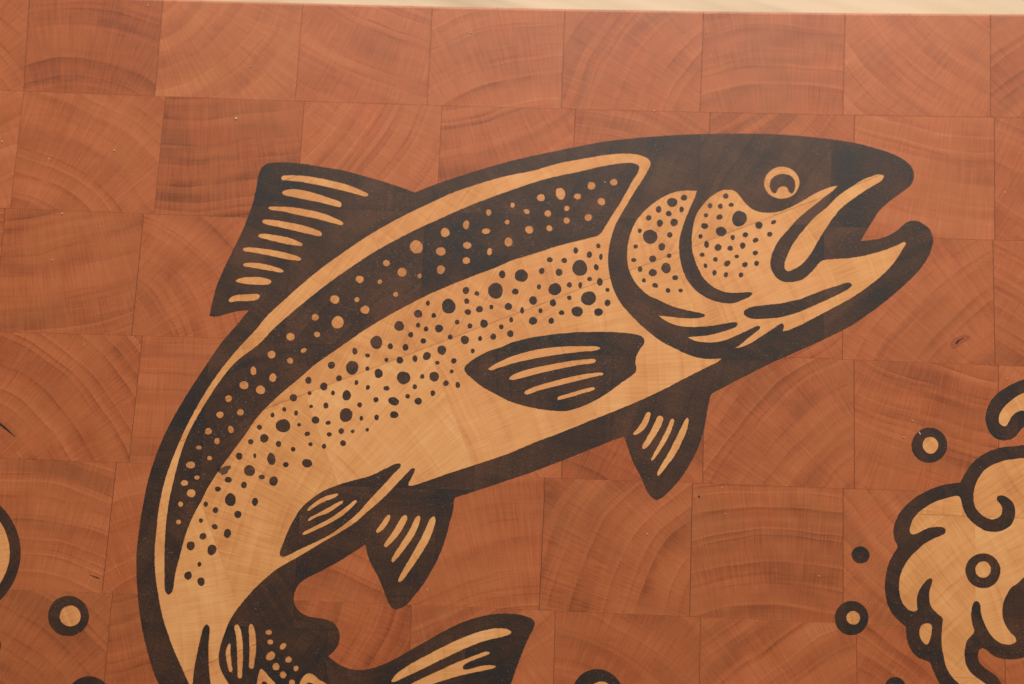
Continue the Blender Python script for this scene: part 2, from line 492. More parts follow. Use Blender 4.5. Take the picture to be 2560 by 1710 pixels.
bm = bmesh.new()
lay_p = bm.verts.layers.float_vector.new('pith')
lay_s = bm.verts.layers.float.new('seed')
lay_t = bm.verts.layers.float.new('tone')
lay_g = bm.verts.layers.float.new('spacing')
for r in range(7):
    for i in range(9):
        a, b = JOINT[r][i], JOINT[r][i + 1]
        q = [(a[0], SEAM[r](a[0])), (b[0], SEAM[r](b[0])), (b[1], SEAM[r + 1](b[1])), (a[1], SEAM[r + 1](a[1]))]
        w4 = [Vector(board(*p)) for p in q]                       # nw, ne, se, sw
        cen = sum(w4, Vector((0, 0))) / 4
        gx = random.uniform(0.03, 0.085) * MM
        gy = random.uniform(0.003, 0.018) * MM
        def inset(dx, dyt, dyb):
            ex = (w4[1] - w4[0]).normalized(); ey = (w4[0] - w4[3]).normalized()
            return [w4[0] + ex * dx - ey * dyt, w4[1] - ex * dx - ey * dyt, w4[2] - ex * dx + ey * dyb, w4[3] + ex * dx + ey * dyb]
        ch = 0.03 * MM
        edge = (r == 0)
        rings = []
        if edge:                                                  # eased outer edge of the board
            R = 0.7 * MM
            rings.append((inset(gx, 0.0, gy), -R))
            for k in (1, 2, 3, 4):
                th = math.pi / 2 * k / 4
                rings.append((inset(gx if k < 4 else gx + ch, R * (1 - math.cos(th)), gy if k < 4 else gy + ch), -R * (1 - math.sin(th)) if k < 4 else 0.0))
        else:
            rings.append((inset(gx, gy, gy), -ch))
            rings.append((inset(gx + ch, gy + ch, gy + ch), 0.0))
        zb = -THICK
        rings.insert(0, (rings[0][0], zb))
        P = PITH[r][i]
        if P is None:
            an = random.uniform(0, 6.28)
            pw = cen + Vector((math.cos(an), math.sin(an))) * random.uniform(0.05, 0.1)
        else:
            pw = Vector(board(*P))
        pv = Vector((pw.x * 1000, pw.y * 1000, (pw - cen).length * 1000))
        seed = random.random()
        tone = TONE.get((r, i), random.uniform(-0.10, 0.12))
        sp = SPACE.get((r, i), random.uniform(3.2, 4.4))
        loops = []
        for pts, z in rings:
            vs = []
            for p in pts:
                vtx = bm.verts.new((p.x, p.y, z + THICK))
                vtx[lay_p] = pv; vtx[lay_s] = seed; vtx[lay_t] = tone; vtx[lay_g] = sp
                vs.append(vtx)
            loops.append(vs)
        for l0, l1 in zip(loops, loops[1:]):
            for k in range(4):
                j = (k + 1) % 4
                bm.faces.new((l0[j], l0[k], l1[k], l1[j]))
        bm.faces.new(loops[-1][::-1])
        bm.faces.new(loops[0])
me = bpy.data.meshes.new('end_grain_blocks')
bm.to_mesh(me); bm.free()
blocks = link('end_grain_blocks', me, CHERRY, boardo)

# the glue between the blocks, a hair below the face
o4 = [board(x, s(x)) for x, s in ((-262, SEAM[0]), (2830, SEAM[0]), (2900, SEAM[7]), (-515, SEAM[7]))]
bm = bmesh.new()
o4 = [(x, y - 0.0045 if i < 2 else y + 0.001) for i, (x, y) in enumerate(o4)]
tv = [bm.verts.new((x, y, THICK - 0.06 * MM)) for x, y in o4]
bv = [bm.verts.new((x, y, 0.001)) for x, y in o4]
bm.faces.new(tv[::-1]); bm.faces.new(bv)
for k in range(4):
    bm.faces.new((tv[k], tv[(k + 1) % 4], bv[(k + 1) % 4], bv[k]))
me = bpy.data.meshes.new('glue_lines'); bm.to_mesh(me); bm.free()
link('glue_lines', me, GLUE, boardo)

# ------------------------------------------------------------------ trout inlay
OUT = shape('''
11: 1455,195* 1670,110 1850,50 2010,0 01: 2100,1540 2345,1472 02: 200,1425 570,1350 860,1295 1250,1255 1620,1232 1820,1226 2100,1224 2345,1227
03: 200,1238 450,1260 700,1293 850,1322 1050,1378 1180,1428 1260,1475 1310,1525 1333,1568
13: 1338,50 1325,100 1290,145 1240,180 1180,225 1100,285 1030,350 980,420 930,500 880,585 850,640* 930,632 1050,610 1120,580 1180,545 1230,500 1270,468 1320,452
1370,457 1430,487 1480,530 1505,580 1513,640 1500,700 1470,780 1420,860 1350,945 1250,1040 1100,1170 950,1285 750,1420 600,1497 450,1568
23: 250,90 0,200 22: 2200,275 2050,350 1950,405 1850,455 1820,482 1812,510 1800,570 1780,680 1760,790 1720,920 1680,1020 1620,1130 1540,1250 1470,1330
1400,1400 1360,1430 1325,1443 1290,1425 1245,1375 1210,1300 1170,1210 1120,1115 1080,1020 1055,940 1028,860* 950,885 800,945 600,1025 400,1105 200,1180 0,1250
21: 2100,1330 1950,1380 1850,1412 1820,1428 1812,1460 1800,1568 31: 1775,80 1750,190 1710,310 1660,430 1590,560 1520,670 1440,770 1380,840 1330,870 1285,883 1245,868 1215,825
1190,760 1150,660 1110,565 1060,480 1025,390 1003,288* 900,355 750,450 600,530 480,590 400,645 360,710 345,780 360,850 405,910 470,945 560,962 640,975 700,1000
745,1050 767,1110 765,1170 745,1225 710,1270 662,1312* 700,1345 770,1395 850,1425 940,1440 1040,1428 1150,1395 1270,1340 1400,1265 1550,1180 1700,1095 1850,1020
2000,965 2150,932 2300,923 32: 80,935 150,955 190,975 210,1005 200,1050 160,1130 110,1240 60,1370 20,1480 -10,1568
N: 1255,1760 1215,1830 1150,1872 1060,1868 980,1835 930,1850 890,1910 850,1985 800,2010 765,1960 730,1880 660,1850 540,1830 470,1785 422,1745
30: 1455,1568 1400,1440 1340,1230 1300,1050 1275,880 1258,700 1250,520 1252,350 1262,250 1280,120 1298,0
20: 1320,1440 1350,1290 1400,1120 1470,930 1560,740 1680,530 1800,340 1920,160 2030,0 10: 2080,1510 2180,1395 2282,1270* 2180,1280 2080,1305 1980,1330 1918,1325*
1935,1240 1985,1050 2040,920 2100,790 2200,590 2260,450 2310,310 2345,170 11: 20,50 01: 40,1555 75,1515 120,1495 200,1487 300,1488 450,1503 600,1528 800,1562
11: 1000,48 1200,105 1350,155''')
trout = slab('trout_inlay', [OUT], 0.05, WALNUT, boardo)

BODY = shape('''
02: 180,1568 420,1500 600,1465 800,1430 950,1412 1080,1410 1180,1425 1240,1452 1268,1490 1262,1530 12: 1240,0 1200,70 1140,160 1050,310 985,420 940,510 905,620 885,720 880,820
888,920 910,1020 945,1120 1000,1215 1080,1310 1180,1410 1280,1495 1380,1568 22: 1480,50 1580,100 1700,140 1800,153 1918,148* 1890,175 1780,230 1600,320 1400,425 1200,520 1000,605
800,685 600,765 400,845 200,920 0,1005 21: 2150,1075 1950,1140 1750,1205 1550,1275 1430,1312 1402,1312 1397,1295 1425,1240 1455,1175 1452,1158 1435,1152 1400,1180 1300,1285 1200,1390
1100,1485 1000,1568 31: 900,95 750,190 600,275 400,395 200,510 100,590 0,680 30: 2300,730 2230,810 2160,900 2100,1000 2050,1120 2015,1240 2003,1340 2020,1430 2060,1510 2095,1568
N: 620,1765 700,1800 640,1812 540,1785 495,1750 30: 1735,1568 1680,1450 1600,1270 1530,1080 1490,950 1460,800 1435,650 1420,500 1418,350 1430,200 1440,100 1450,0 20: 1475,1420 1510,1270 1560,1120
1620,970 1700,790 1800,600 1900,430 2010,270 2120,130 2235,0 10: 2345,1450 11: 100,1330 250,1190 400,1055 600,890 800,745 1000,610 1200,490 1400,385 1600,290 1800,200
2000,130 2200,70 2345,35''')
slab('body_panel', [BODY], 0.10, MAPLE, trout)

BAND = shape('''
30: 1545,750 1515,720 1508,600 1507,480 1510,300 1520,130 1533,0 20: 1560,1400 1600,1230 1650,1040 1720,850 1820,660 1930,480 2040,320 2160,180 2330,50 11: 50,1563 150,1455 300,1320 500,1155
700,1000 900,860 1100,730 1300,620 1500,520 1700,430 1900,340 2100,260 2345,172 12: 200,105 400,50 640,0 02: 850,1520 1000,1497 1090,1493 1140,1505 1165,1530 1160,1568 12: 1100,95 1020,240
930,385 870,480 820,560 785,590 700,613 550,650 400,690 250,740 100,785 0,815 11: 2200,880 2000,955 1800,1035 1600,1120 1400,1220 1200,1330 1000,1450 830,1568 21: 700,90 550,195 400,325 250,450
100,590 0,700 20: 2250,840 2130,1000 2000,1180 1900,1340 1830,1480 1780,1568 30: 1730,120 1690,240 1650,390 1615,520 1595,640 1578,720''')
slab('back_band', [BAND], 0.15, WALNUT, trout)

HEAD = shape('''
12: 1693,180* 1600,178 1500,190 1400,228 1310,285 1230,350 1150,440 1100,530 1068,640 1055,750 1060,850 1085,940 1130,1020
K: 0,235 120,340 260,405 420,480 600,540 780,580 900,605 955,635 930,662 800,682 600,677 420,655 275,640* 330,690 430,745 580,793 750,807 900,802 1100,783 1280,752 1400,737 1435,765 1410,805 1320,840
1150,895 1000,930 850,945 700,958* 760,990 850,1020 980,1034 1120,1030 1250,1000 1400,940 1550,870 1680,808 1735,790 1765,810 1750,840 1690,890 1600,960 1500,1045 1430,1100 1390,1115* 1480,1105 1600,1055
1720,985 1850,900 1970,820 2050,765 2085,755 2112,785 2105,830 2095,870* 2180,855 2280,810 13: 293,1413 450,1330 620,1240 780,1150 950,1030 1080,920 1180,800 1240,700 1262,660 1245,648* 1180,680
1050,730 900,770 750,797 620,805 520,815 470,840 430,890 370,950 310,995 230,1015 150,1015 80,980 40,925 22,860 30,780 60,700 110,620 180,540 280,430 400,330 500,250 590,180 637,132* 560,150
450,195 330,265 230,320 130,362 50,380 H: 1526,543 1400,530 1300,490 1200,410 1120,310 1060,240 1010,210 930,202 840,215 740,270 640,350 560,440 490,540 450,640 425,750 410,870 407,980 415,1080 440,1200
480,1310 540,1430 K: 920,75 1000,160 1100,235 1200,280 1300,302 1420,306 1550,298 1630,298 1648,320 1620,358 1530,400 1450,435 1380,458 1280,464 1180,450 1070,420 950,365 850,300 760,210 690,110
640,5 H: 250,1290 225,1150 218,1030 228,920 255,800 300,670 350,540 400,430 440,340''')
slab('head_panel', [HEAD], 0.10, MAPLE, trout)
slab('upper_jaw', [shape('''13: 1060,48 1040,33 1000,32 940,50 850,90 740,160 640,230 540,330 430,420 340,520 260,620 200,720 165,800 150,860 155,895 175,917 220,905 280,875 340,820 400,740 450,650
520,540 600,420 680,330 770,260 870,190 970,130 1040,85''')], 0.10, MAPLE, trout)
slab('lower_jaw_stripe', [shape('''K: 1520,600 1545,555 1600,525 1680,505 1800,490 1950,475 2100,455 2250,420 13: 293,1173 400,1130 550,1075 650,1045 720,1022 755,1025 768,1045 745,1072 650,1125 500,1195
350,1260 250,1300 120,1335 0,1348 K: 1700,688 1600,672 1545,645''')], 0.15, WALNUT, trout)
slab('eye', [oval('N', 1954.2, 457.3, 43.9, 39.9, 0, 0.008, 48)], 0.10, MAPLE, trout)
slab('pupil', [shape('13: 130,25 80,36 40,62 20,95 14,130 25,170 50,200 66,203 78,190 90,165 115,142 150,138 178,155 190,185 208,203 226,200 240,178 250,140 247,100 232,68 205,42 170,30')], 0.15, WALNUT, trout)

slab('pectoral_fin', [shape('''21: 1908,240 1925,210 2000,150 2120,85 2240,45 12: 0,1568 50,1555 200,1520 400,1492 600,1475 800,1472 950,1475 1050,1482 1130,1495 1190,1515 1212,1545 22: 1210,10 1165,70 1138,130 1130,190
1140,240 1130,275 1080,315 1000,370 900,445 800,510 680,570 580,608 480,628 350,622 200,600 0,545 21: 2200,475 2080,410 1980,330 1920,275''')], 0.15, WALNUT, trout)
slab('pelvic_fin', [shape('''21: 1328,1128 1322,1112 1300,1108 1200,1150 1050,1220 900,1262 740,1310 600,1370 500,1440 430,1500 380,1568 31: 310,130 260,250 218,370 225,392 250,402 300,385 400,335 550,265 700,185 860,65
935,0 21: 1050,1430 1150,1325 1250,1215''')], 0.15, WALNUT, trout)
slab('tail_stripe', [shape('''N: 482,1745 30: 1765,1568 1780,1430 1810,1270 1840,1140 1865,1050 1890,1023 1915,1035 1922,1070 1912,1200 1912,1350 1920,1470 1932,1568 N: 540,1755 510,1765''')], 0.15, WALNUT, trout)

RAYS = [  # (level, outline)
    (0.10, '11: 232,62 245,45 300,40 420,42 550,60 700,90 850,130 970,180 1022,205 1028,220 1010,232 950,220 820,185 650,145 450,105 300,85 240,80'),
    (0.10, '11: 240,200 250,182 300,168 350,165 450,180 580,215 700,255 775,285 783,305 775,327 720,320 600,290 450,260 330,235 260,218'),
    (0.10, '11: 115,340 125,328 200,325 350,335 500,360 620,390 720,430 790,465 800,485 785,493 700,475 550,435 400,405 250,370 130,352'),
    (0.10, '11: 58,465 70,447 130,445 250,462 400,490 520,525 595,560 605,580 590,595 500,580 350,545 200,510 80,483'),
    (0.10, '11: 22,595 30,580 80,575 200,590 300,610 390,645 425,668 422,685 370,682 250,662 120,630 35,607'),
    (0.10, '10: 2225,718 2235,703 2300,700 11: 0,703 60,710 180,728 300,755 390,785 415,803 405,818 330,815 200,790 80,765 0,750 10: 2300,742 2240,732'),
    (0.10, '10: 2225,860 2245,845 11: 0,840 60,848 150,870 230,897 253,912 240,927 150,915 50,898 0,890 10: 2290,880 2240,873'),
    (0.10, '10: 2160,1008 2190,985 2250,972 11: 0,970 60,975 120,993 142,1012 120,1035 0,1040 10: 2280,1035 2200,1025'),
    (0.10, '10: 2095,1190 2110,1160 2150,1140 2250,1128 11: 0,1125 25,1130 36,1145 20,1170 -10,1183 10: 2280,1190 2180,1190 2110,1200'),
    (0.20, '21: 2130,245 2150,225 2250,170 22: 0,130 150,85 300,55 500,38 700,37 790,42 808,55 790,68 600,90 400,115 200,150 0,195 21: 2300,210 2200,240 2145,258'),
    (0.20, '21: 2318,333 22: 0,305 100,262 250,225 400,195 550,170 700,155 760,155 768,170 755,185 600,210 400,250 200,297 60,335 -10,343'),
    (0.20, '22: 113,465 125,445 200,410 350,365 500,325 650,295 780,278 835,283 832,297 800,305 650,340 450,390 250,440 130,478'),
    (0.20, '22: 415,515 425,500 500,475 600,445 700,418 750,412 760,425 740,440 640,470 520,505 425,527'),
    (0.10, '22: 1250,638 1268,650 1262,690 1240,750 1205,800 1150,840 1120,848 1110,832 1140,800 1180,745 1215,680 1230,648'),
    (0.10, '22: 1355,672 1383,690 1378,730 1340,810 1280,905 1225,970 1200,975 1192,955 1220,900 1265,820 1310,730 1335,680'),
    (0.10, '22: 1470,700 1485,715 1475,760 1430,870 1370,970 1300,1070 1280,1085 1276,1070 1310,1000 1370,890 1420,790 1450,715'),
    (0.10, '22: 1608,690 1617,710 1605,790 1560,900 1500,1020 1420,1130 1350,1215 1335,1222 1330,1200 1370,1120 1440,1000 1500,880 1560,760 1590,705'),
    (0.10, '31: 1220,18 1232,35 1210,90 1160,155 1115,185 1100,170 1140,110 1180,50 1205,22'),
    (0.10, '31: 1370,20 1388,40 1375,85 1320,180 1250,265 1190,315 1170,303 1190,265 1250,180 1310,80 1345,30'),
    (0.10, '31: 1495,25 1505,45 1490,110 1440,220 1370,320 1290,420 1255,452 1240,440 1260,390 1330,280 1400,170 1450,70 1475,32'),
    (0.10, '31: 1630,35 1644,60 1625,150 1570,280 1490,410 1400,540 1330,628 1308,632 1305,610 1350,520 1430,380 1510,240 1570,110 1600,50'),
    (0.20, '21: 748,1386 752,1398 700,1430 620,1460 550,1500 490,1540 472,1542 480,1520 550,1460 640,1410 710,1390'),
    (0.20, '21: 795,1450 800,1462 740,1510 650,1568 31: 560,35 490,75 475,72 490,50 560,10 21: 680,1505 760,1460'),
    (0.20, '21: 918,1445 922,1460 880,1510 820,1563 31: 780,35 650,110 550,155 440,202 428,195 435,180 550,120 680,50 740,10 21: 850,1490 900,1450'),
    (0.10, 'F: 1278,800 1295,830 1290,930 1300,1050 1315,1200 1325,1290 1300,1325 1275,1310 1240,1190 1218,1060 1212,960 1225,880 1250,820'),
    (0.10, 'F: 1395,455 1430,455 1470,520 1500,640 1515,780 1522,950 1518,1150 1505,1350 1498,1425 1465,1437 1430,1415 1425,1300 1420,1150 1415,950 1400,700 1385,590 1365,490'),
    (0.10, 'F: 1660,440 1700,455 1735,550 1758,680 1764,820 1752,1000 1730,1150 1715,1245 1680,1260 1640,1245 1640,1100 1645,900 1638,700 1632,500'),
    (0.10, '''A: 345,1530 365,1485 430,1410 520,1345 650,1260 800,1180 1000,1075 1200,975 1400,885 1600,810 1780,765 1900,750 2000,755 2070,775 2105,803 2080,835 2000,865 1850,900 1650,955 1400,1055 1200,1150
     1000,1245 800,1345 600,1440 450,1510 370,1541'''),
    (0.10, '''A: 640,1567 850,1460 1050,1370 1250,1275 1450,1195 1620,1130 1720,1095 1775,1097 1785,1115 1740,1145 1600,1195 1480,1245 1410,1285 1392,1315 1400,1350 1440,1357 1540,1335 1650,1305 1750,1292
     1840,1295 1877,1310 1840,1335 1720,1365 1500,1410 1250,1470 1080,1525 940,1567 760,1630 650,1660 520,1670'''),
]
for lv, txt in RAYS:
    slab('fin_ray', [shape(txt)], lv, MAPLE, trout)
slab('tail_marking', [shape('F: 1855,1262 1830,1290 1780,1541 1770,1680 1900,1760 2060,1740 2150,1640 2120,1541 2000,1410 1920,1310')], 0.10, MAPLE, trout)
slab('tail_marking', [shape('31: 385,1620 400,1568 420,1520 460,1478 490,1470 520,1480 580,1530 645,1568 690,1640 600,1700 450,1690')], 0.10, MAPLE, trout)


def spots(name, level, mat, parent, data, wob=0.03):
    polys = []
    for fr, lst in data:
        for s in lst:
            polys.append(oval(fr, s[0], s[1], s[2], s[3], s[4] if len(s) > 4 else 0, wob))
    slab(name, polys, level, mat, parent)


spots('back_dots', 0.20, PINK, trout, [
    ('11', [(1469, 695, 57, 62), (1732, 563, 39, 42), (1925, 493, 29, 40, 10), (2131, 380, 24, 28), (1693, 737, 43, 39), (1935, 681, 39, 30), (2107, 551, 38, 25), (2300, 467, 21, 20), (2139, 738, 21, 34, 10),
            (2313, 650, 38, 40), (1926, 820, 35, 30, -15), (1195, 843, 32, 29), (1338, 927, 40, 42), (1694, 903, 37, 39), (1499, 960, 17, 21), (951, 992, 36, 33), (1135, 1014, 21, 21), (1280, 1129, 23, 22),
            (723, 1176, 40, 40), (924, 1177, 23, 22), (1000, 1271, 40, 38), (543, 1340, 32, 31), (749, 1386, 53, 58), (317, 1517, 39, 34), (560, 1496, 27, 26)]),
    ('12', [(5, 313, 20, 22), (265, 245, 37, 32), (444, 208, 43, 54, -10), (600, 233, 31, 27), (727, 136, 36, 36), (931, 103, 34, 29), (819, 281, 35, 32, 30), (134, 371, 28, 22, 25), (328, 389, 31, 29),
            (501, 343, 25, 23, -30), (500, 454, 28, 27), (698, 427, 32, 32), (158, 537, 38, 35), (342, 525, 28, 26, 35)]),
    ('21', [(143, 112, 38, 34), (437, 74, 28, 20, -20), (314, 169, 28, 26), (155, 324, 31, 40, 10), (43, 436, 43, 38)]),
    ('20', [(2322, 262, 26, 40), (2236, 393, 42, 36), (2095, 516, 31, 30), (2203, 641, 32, 29), (2016, 663, 32, 30), (2116, 798, 25, 34, -25), (1910, 815, 31, 30), (1989, 905, 24, 31), (1823, 964, 26, 18),
            (1921, 1060, 21, 21), (1748, 1123, 40, 32), (1806, 1238, 25, 19), (1691, 1288, 32, 26), (1753, 1382, 39, 37, -20), (1656, 1482, 22, 24)]),
    ('30', [(1637, 85, 22, 22)])])
spots('tail_dots', 0.10, PINK, trout, [
    ('F', [(1995, 592, 56, 46), (2023, 770, 54, 44), (2257, 850, 70, 44, -52), (2028, 1028, 95, 68, -42), (2130, 1222, 63, 70), (2258, 1375, 58, 62)]),
    ('31', [(298, 1345, 30, 27), (367, 1425, 22, 26, 20), (330, 1556, 26, 30)])])
spots('tail_spots', 0.15, WALNUT, trout, [('F', [(1915, 1560, 55, 70)]), ('31', [(492, 1582, 38, 28)])])
spots('body_spots', 0.15, WALNUT, trout, [
    ('11', [(2255, 945, 30, 35), (1923, 1093, 31, 32), (2023, 1120, 22, 20), (2194, 1095, 70, 71), (1931, 1190, 24, 25), (1575, 1209, 18, 23), (1765, 1237, 63, 67), (1485, 1306, 39, 36), (1629, 1322, 21, 22),
            (1941, 1289, 30, 26), (2048, 1264, 32, 29), (2156, 1244, 17, 22), (2312, 1239, 34, 33), (1843, 1383, 21, 22), (1312, 1418, 46, 43), (1485, 1410, 20, 22), (1558, 1445, 21, 23), (1677, 1441, 36, 36),
            (1960, 1417, 23, 23), (2089, 1396, 35, 38), (2247, 1425, 21, 23), (2338, 1360, 17, 25), (1418, 1498, 23, 25), (1780, 1519, 23, 22), (1913, 1545, 37, 40), (2053, 1532, 18, 23), (2173, 1515, 27, 28),
            (2330, 1488, 29, 32), (1533, 1555, 26, 24), (1103, 1568, 57, 58)]),
    ('21', [(1231, 35, 23, 28), (1370, 45, 28, 30), (906, 80, 24, 31), (1022, 119, 22, 18, 20), (1195, 160, 17, 20), (1318, 162, 30, 32), (1457, 148, 22, 31, -15), (1565, 125, 40, 33, -35), (1702, 70, 40, 44),
            (1662, 186, 20, 17), (1813, 168, 24, 25), (1985, 78, 18, 22), (1793, 265, 17, 18), (692, 208, 33, 33), (881, 231, 58, 61), (1021, 240, 18, 20), (1123, 284, 38, 42), (1351, 324, 60, 60), (1523, 312, 19, 22),
            (1633, 313, 45, 43), (481, 347, 29, 31), (761, 328, 27, 26), (622, 403, 33, 36), (920, 367, 18, 22), (1025, 412, 18, 23, 15), (1195, 420, 28, 21, 10), (1455, 406, 21, 23), (1740, 373, 27, 25),
            (1849, 389, 22, 27), (491, 464, 18, 18), (706, 462, 18, 21), (831, 485, 38, 48, 12), (343, 506, 33, 34), (1390, 493, 21, 21), (1486, 538, 34, 31, -20), (1620, 465, 21, 27), (1261, 539, 52, 35, 22),
            (1099, 525, 23, 24), (950, 572, 21, 24), (641, 578, 23, 28), (506, 585, 17, 15), (260, 613, 18, 20), (368, 646, 18, 24), (152, 665, 19, 21), (825, 665, 60, 62, 10), (1266, 662, 38, 32), (1105, 687, 20, 27),
            (965, 695, 17, 21), (249, 763, 65, 62), (546, 711, 35, 33), (662, 736, 24, 19, -15), (395, 754, 17, 17), (32, 776, 23, 23), (1020, 800, 16, 16), (886, 814, 18, 16), (782, 812, 25, 27), (671, 841, 22, 20),
            (471, 837, 25, 20, -10), (76, 878, 40, 38), (798, 922, 27, 27), (207, 929, 25, 27), (500, 932, 19, 18), (624, 951, 19, 23), (341, 978, 21, 21), (141, 1067, 38, 54, -8), (468, 1106, 46, 39, 20),
            (274, 1119, 26, 24), (54, 1232, 29, 21), (162, 1270, 40, 42), (-10, 1037, 14, 22), (-8, 1460, 28, 36)]),
    ('20', [(2297, 909, 25, 24), (2191, 1041, 30, 33), (2286, 1174, 50, 50), (2092, 1257, 32, 27), (1997, 1343, 28, 22), (2235, 1305, 27, 30, 20), (2112, 1440, 51, 58), (1886, 1481, 21, 23), (1974, 1535, 25, 27)]),
    ('30', [(2180, 14, 33, 34), (1842, 70, 19, 21), (1968, 127, 28, 24, 20), (2084, 188, 33, 42), (1860, 215, 32, 30), (1748, 301, 37, 41), (1942, 338, 42, 47, 20), (1828, 470, 18, 21), (1724, 574, 34, 38), (1843, 630, 33, 40)]),
    ('12', [(85, 957, 60, 58), (272, 914, 26, 28), (346, 811, 27, 24), (479, 818, 26, 23), (584, 726, 23, 27), (709, 764, 24, 30), (790, 684, 20, 21), (814, 784, 17, 27), (431, 926, 31, 33), (621, 886, 71, 71),
            (771, 880, 22, 28, -20), (247, 1059, 20, 22), (393, 1081, 59, 55), (526, 1041, 24, 24), (625, 1044, 18, 28), (710, 988, 21, 20), (804, 1014, 27, 35), (875, 1087, 20, 18), (875, 1206, 27, 30), (30, 1103, 30, 28),
            (193, 1184, 36, 40), (375, 1206, 28, 33), (525, 1159, 20, 21), (701, 1164, 68, 64), (93, 1275, 18, 30), (261, 1277, 19, 22), (455, 1296, 25, 22), (597, 1285, 52, 45, 20), (792, 1290, 41, 34),
            (192, 1370, 38, 36), (359, 1370, 25, 28)])])
spots('gill_spots', 0.15, WALNUT, trout, [
    ('12', [(1575, 243, 31, 25, -15), (1467, 285, 47, 41, 15), (1343, 350, 27, 31), (1553, 350, 21, 26), (1435, 389, 27, 25), (1252, 428, 24, 25), (1354, 476, 29, 31), (1484, 469, 34, 35), (1170, 545, 19, 20),
            (1265, 600, 66, 65), (1445, 583, 25, 24), (1371, 692, 31, 34), (1132, 690, 21, 19), (1115, 814, 23, 18), (1289, 803, 34, 29), (1439, 775, 22, 19), (1173, 897, 20, 27), (1411, 887, 44, 47), (1289, 929, 36, 34),
            (1494, 976, 26, 23), (1208, 1000, 18, 19), (1311, 1046, 27, 21, 20), (1429, 1092, 22, 21), (1545, 1092, 20, 17)])])
spots('cheek_spots', 0.15, WALNUT, trout, [
    ('12', [(1957, 228, 27, 23), (1814, 316, 20, 23), (1907, 321, 23, 23), (2007, 308, 24, 18), (1776, 404, 19, 19), (1900, 420, 31, 23, -15), (1764, 502, 32, 27, 20), (2082, 434, 69, 70), (1915, 552, 49, 43),
            (2261, 494, 34, 32), (1726, 597, 19, 20), (2021, 607, 21, 22), (2137, 583, 26, 23), (2230, 632, 27, 21, -25), (1782, 671, 22, 32, -12), (1887, 698, 32, 31), (1998, 706, 26, 22), (2112, 682, 26, 28),
            (1741, 765, 22, 19), (2058, 780, 20, 17), (2228, 748, 26, 20, -15), (1862, 808, 21, 21), (1772, 866, 17, 21), (1970, 845, 31, 25, -35), (2133, 856, 28, 22, -35), (2240, 844, 22, 23), (1854, 930, 20, 24),
            (1959, 948, 19, 24, 15), (2097, 950, 22, 22)]),
    ('H', [(1608, 677, 40, 28, -25), (1550, 855, 40, 34)])])
slab('bark_fleck', [shape('20: 1992,1165 2030,1152 2072,1132 2110,1128 2116,1148 2092,1172 2084,1200 2052,1206 2034,1216 2022,1196 1998,1184')], 0.15, plain('bark_fleck', (0.09, 0.04, 0.018)), trout)

# ------------------------------------------------------------------ bubbles
def bubble(outer, inner=None, name='bubble_inlay'):
    o = slab(name, [outer], 0.05, WALNUT, boardo)
    if inner: slab('bubble_center', [inner], 0.10, MAPLE, o)
    return o


bubble(oval('L2', 1005, 568, 303, 292, 0, .008, 48), oval('L2', 1032, 570, 155, 151, 0, .012, 36))
bubble(oval('N', 2323.4, 1112.9, 44.9, 43.5, 0, .008, 48), oval('W1', 820, 1390, 126, 137, 0, .012, 36))
bubble(oval('33', 765, 963, 153, 157, 0, .008, 48), oval('33', 780, 962, 63, 62, 0, .012, 36))
bubble(oval('33', 848, 385, 82, 78, 0, .01, 36))
bubble(oval('N', 2237.6, 1717.5, 25.5, 25.5, 0, .01, 36))
bubble(oval('N', 223, 1745, 55, 55, 0, .008, 48), oval('N', 223, 1752, 26, 26, 0, .01, 36))
bubble(oval('N', 1494, 1736, 64, 63, 0, .008, 48), oval('N', 1503, 1736, 32, 32, 0, .01, 36))
bubble(oval('N', -10, 1614, 12, 22, 0, .008, 36))
bubble(oval('N', -118, 1383, 169, 166, 0, .004, 90), oval('N', -118.5, 1381, 142, 140, 0, .006, 90))

# ------------------------------------------------------------------ wave inlay
wave = slab('wave_inlay', [shape('''W1: 2348,1390 2200,1405 2050,1415 1930,1435 1800,1480 1640,1565 W2: 1520,100 1420,230 1350,350 1310,432* 1200,445 1050,465 900,510 760,570 600,660 480,750 370,860 290,980 240,1100 220,1200
222,1290 245,1380 280,1450 282,1500 245,1560 33: 1130,410 1100,480 1080,560 1070,650 1075,740 1095,830 1130,910 1180,970 1230,1015 W3: 405,612 418,645 425,720 440,830 470,930 530,1040 620,1130 750,1180
815,1215 850,1300 890,1400 930,1480 970,1565 N: 2390,1780 2450,1830 2560,1850 2535,1770 W3: 1980,1565 1900,1440 1790,1360 1690,1290 1615,1200 1595,1110 1620,1010 1670,975 1730,1005 1820,1080 1940,1135 2080,1160
2230,1155 2348,1130 N: 2640,1620 2690,1500 2700,1300 2670,1150''')], 0.05, WALNUT, boardo)
